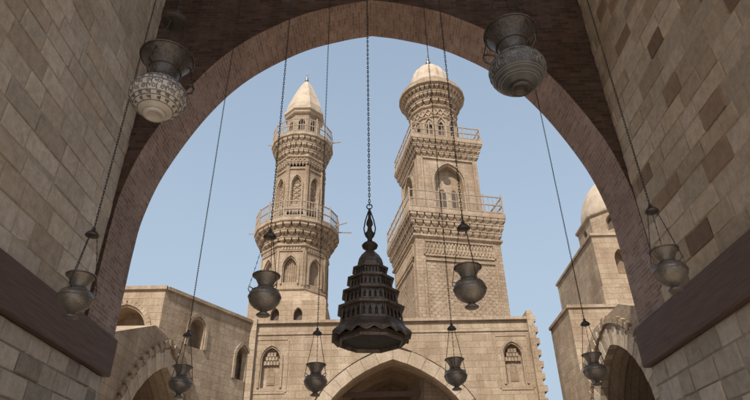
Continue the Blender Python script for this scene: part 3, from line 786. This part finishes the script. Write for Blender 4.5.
big_lamp(154, 116, 3.4, 'large cream globe lamp with dark scrollwork at the upper left', CREAM, False, .4, dict(cap=1.1, rings=(.055,.085,.112,.208,.218,.262,.305,.328), scrolls=((18,.14,.022,0),(18,.182,.02,.5),(20,.24,.018,0),(20,.285,.014,.5),(16,.098,.012,0),(14,.068,.010,.5)), mat=INK), .95)
big_lamp(521, 90, 3.35, 'large dark glazed globe lamp with grey bands at the upper right', SLATE, True, 1.0, dict(cap=1.2, rings=(.06,.075,.1,.115,.21,.225,.28,.3), scrolls=((16,.155,.024,0),(16,.252,.016,.5),(16,.185,.016,.5)), mat=GREYG), .97)

# central tiered lantern
o = at(371, 345, 6.6)
t = thing('tiered_lantern', o, 'big dark iron lantern of stacked flaring tiers hanging at the centre', 'lantern')
NF = 8
RO = pi/8+.1
def oct_loft(m, prof):
    m.loft([[(r*cos(2*pi*k/NF+RO), r*sin(2*pi*k/NF+RO), z) for k in range(NF)] for r, z in prof], False)
def drum(r0, z0, r1, z1):
    m = MB(); oct_loft(m, [(r0*.93,z0),(r1*.93,z1)]); dr = m.build('drum', LANTD, t, True)
    m = MB(); H = z1-z0
    def P_(i, u, f):   # corner i, share u of the side, height f
        r = r0+(r1-r0)*f
        a = Vector((cos(2*pi*i/NF+RO), sin(2*pi*i/NF+RO))); b = Vector((cos(2*pi*(i+1)/NF+RO), sin(2*pi*(i+1)/NF+RO)))
        q = a.lerp(b, u)*r; return (q.x, q.y, z0+H*f)
    # each side a pierced plate: rows of small pointed openings between solid strips
    nk = 4
    for i in range(NF):
        m.tube([P_(i,0,0), P_(i,0,1)], .014, 6)
        for (fa, fb) in ((0,.16),(.8,1)):
            m.add([P_(i,0,fa), P_(i,1,fa), P_(i,1,fb), P_(i,0,fb)], [(0,1,2,3)], [[(0,0),(.2,0),(.2,.03),(0,.03)]])
        for k in range(nk):
            ua, ub = k/nk, (k+1)/nk; um = (ua+ub)/2; e = .26/nk
            m.add([P_(i,ua,.16), P_(i,ua+e,.16), P_(i,ua+e,.55), P_(i,um,.8), P_(i,ua,.8)], [(0,1,2,3,4)], [[(0,0),(.02,0),(.02,.05),(.03,.08),(0,.08)]])
            m.add([P_(i,ub,.16), P_(i,ub,.8), P_(i,um,.8), P_(i,ub-e,.55), P_(i,ub-e,.16)], [(0,1,2,3,4)], [[(0,0),(0,.08),(.03,.08),(.02,.05),(.02,0)]])
    m.build('pierced_plate', LANT, dr, True)
def ledge(rf, z, rin, znext):
    m = MB(); oct_loft(m, [(rin*.9,z-.022),(rf-.01,z-.022),(rf,z-.012),(rf,z+.004),(rf-.02,z+.012),(rin,znext)]); m.build('ledge', LANT, t, True)
m = MB(); oct_loft(m, [(.36,.05),(.37,.01),(.39,.01),(.40,.035),(.39,.09)]); m.build('base_ring', LANT, t, True)
m = MB(); oct_loft(m, [(.001,.035),(.2,.04),(.37,.05)]); m.build('base_plate', LANTD, t, True)
m = MB(); n_ = 128; rings = []
def octr(k):
    a = 2*pi*k/n_; d = ((a-RO) % (2*pi/NF))-pi/NF; return cos(pi/NF)/cos(d)
for r, z, sc in [(.39,.115,0),(.484,.085,1),(.496,.1,1),(.478,.125,.5),(.425,.175,.1),(.392,.225,0)]:
    ring_ = []
    for k in range(n_):
        ph = (16*(k/n_-RO/(2*pi))) % 1.0; tri = 1-abs(2*ph-1)          # pointed lobes, two to a side
        rr = r*octr(k); ring_.append((rr*cos(2*pi*k/n_), rr*sin(2*pi*k/n_), z-.045*sc*tri))
    rings.append(ring_)
m.loft(rings, False); m.build('flared_skirt', LANT, t, True)
drum(.388, .22, .368, .405); ledge(.425, .417, .338, .46)
drum(.333, .455, .317, .605); ledge(.37, .617, .278, .66)
drum(.273, .655, .258, .785); ledge(.307, .797, .212, .84)
drum(.207, .835, .195, .935); ledge(.236, .945, .17, .98)
m = MB(); oct_loft(m, [(.17,.975),(.172,1.01),(.155,1.075),(.118,1.14),(.072,1.19),(.045,1.22)]); m.build('cap', LANT, t, True)
m = MB(); m.lathe([(.045,1.2),(.05,1.23),(.095,1.26),(.105,1.29),(.08,1.32),(.035,1.345),(.03,1.39),(.06,1.43),(.065,1.46),(.035,1.50),(.025,1.56),(.045,1.60),(.04,1.64),(.02,1.70),(.014,1.84)], 16, True)
for i in range(4):
    a = pi/2*i; e = Vector((cos(a), sin(a), 0)); m.tube([e*.06+Vector((0,0,1.45)), e*.075+Vector((0,0,1.54)), e*.055+Vector((0,0,1.66)), e*.013+Vector((0,0,1.80))], .009, 5)
m.tube([(.036*cos(2*pi*k/16), 0, 1.87+.036*sin(2*pi*k/16)) for k in range(16)], .008, 6, True)
m.build('finial', IRON, t, True)
m = MB(); chain_mesh(m, 1.885, BEAMZ-o.z+.3, .024, .06, .005); m.build('chain', IRON, t, True)
for yy, lab in ((3.38, 'nearest'), (5.3, 'second'), (6.6, 'third'), (8.25, 'farthest')):
    m = MB(); m.bbox(0, yy, BEAMZ+.3, 11.6, .3, .6, .02)
    tag(m.build('roof_beam', TIMB), lab+' timber roof beam across the hall, carrying the lamp chains', 'beam', 'roof beams over the hall')

# ------------------------------------------------------------------ light, sky, camera
az, el = radians(20), radians(48)
sd = Vector((-sin(az)*cos(el), -cos(az)*cos(el), sin(el)))
sun = D.lights.new('sun', 'SUN'); sun.energy = 5.0; sun.angle = radians(.5); sun.color = (1, .925, .82)
so = D.objects.new('sun', sun); COL.objects.link(so); so.rotation_euler = (-sd).to_track_quat('-Z', 'Y').to_euler()
wd = D.worlds.new('World'); S.world = wd; wd.use_nodes = True; nt = wd.node_tree
sk = nt.nodes.new('ShaderNodeTexSky'); sk.sky_type = 'NISHITA'; sk.sun_disc = False
sk.sun_elevation = el; sk.sun_rotation = math.atan2(sd.x, sd.y); sk.air_density = 1.7; sk.dust_density = 5.0; sk.ozone_density = 2.8
# haze, thickening towards the horizon
tc = nt.nodes.new('ShaderNodeTexCoord'); sx = nt.nodes.new('ShaderNodeSeparateXYZ'); nt.links.new(tc.outputs['Generated'], sx.inputs[0])
fac = ramp(nt, sx.outputs['Z'], .25, .9, (.9,.9,.9), (.40,.40,.40))
hz = mixc(nt, 'MIX', .5, sk.outputs[0], (3.3, 4.1, 5.05))
nt.links.new(fac, hz.node.inputs[0])
bg = nt.nodes['Background']; nt.links.new(hz, bg.inputs[0]); bg.inputs[1].default_value = .15
S.view_settings.view_transform = 'Standard'; S.view_settings.look = 'None'; S.view_settings.exposure = 0
cam = D.cameras.new('camera'); cam.sensor_width = 36; cam.lens = 36*F/750; cam.clip_end = 1000; cam.clip_start = .05
co = D.objects.new('camera', cam); COL.objects.link(co); S.camera = co
Fw = Vector((0, c_, s_)); U0 = Vector((0, -s_, c_)); R0 = Vector((1,0,0))
Rr = R0*cos(ROLL)-U0*sin(ROLL); Uu = R0*sin(ROLL)+U0*cos(ROLL)
co.matrix_world = Matrix(((Rr.x,Uu.x,-Fw.x,0),(Rr.y,Uu.y,-Fw.y,0),(Rr.z,Uu.z,-Fw.z,0),(0,0,0,1)))
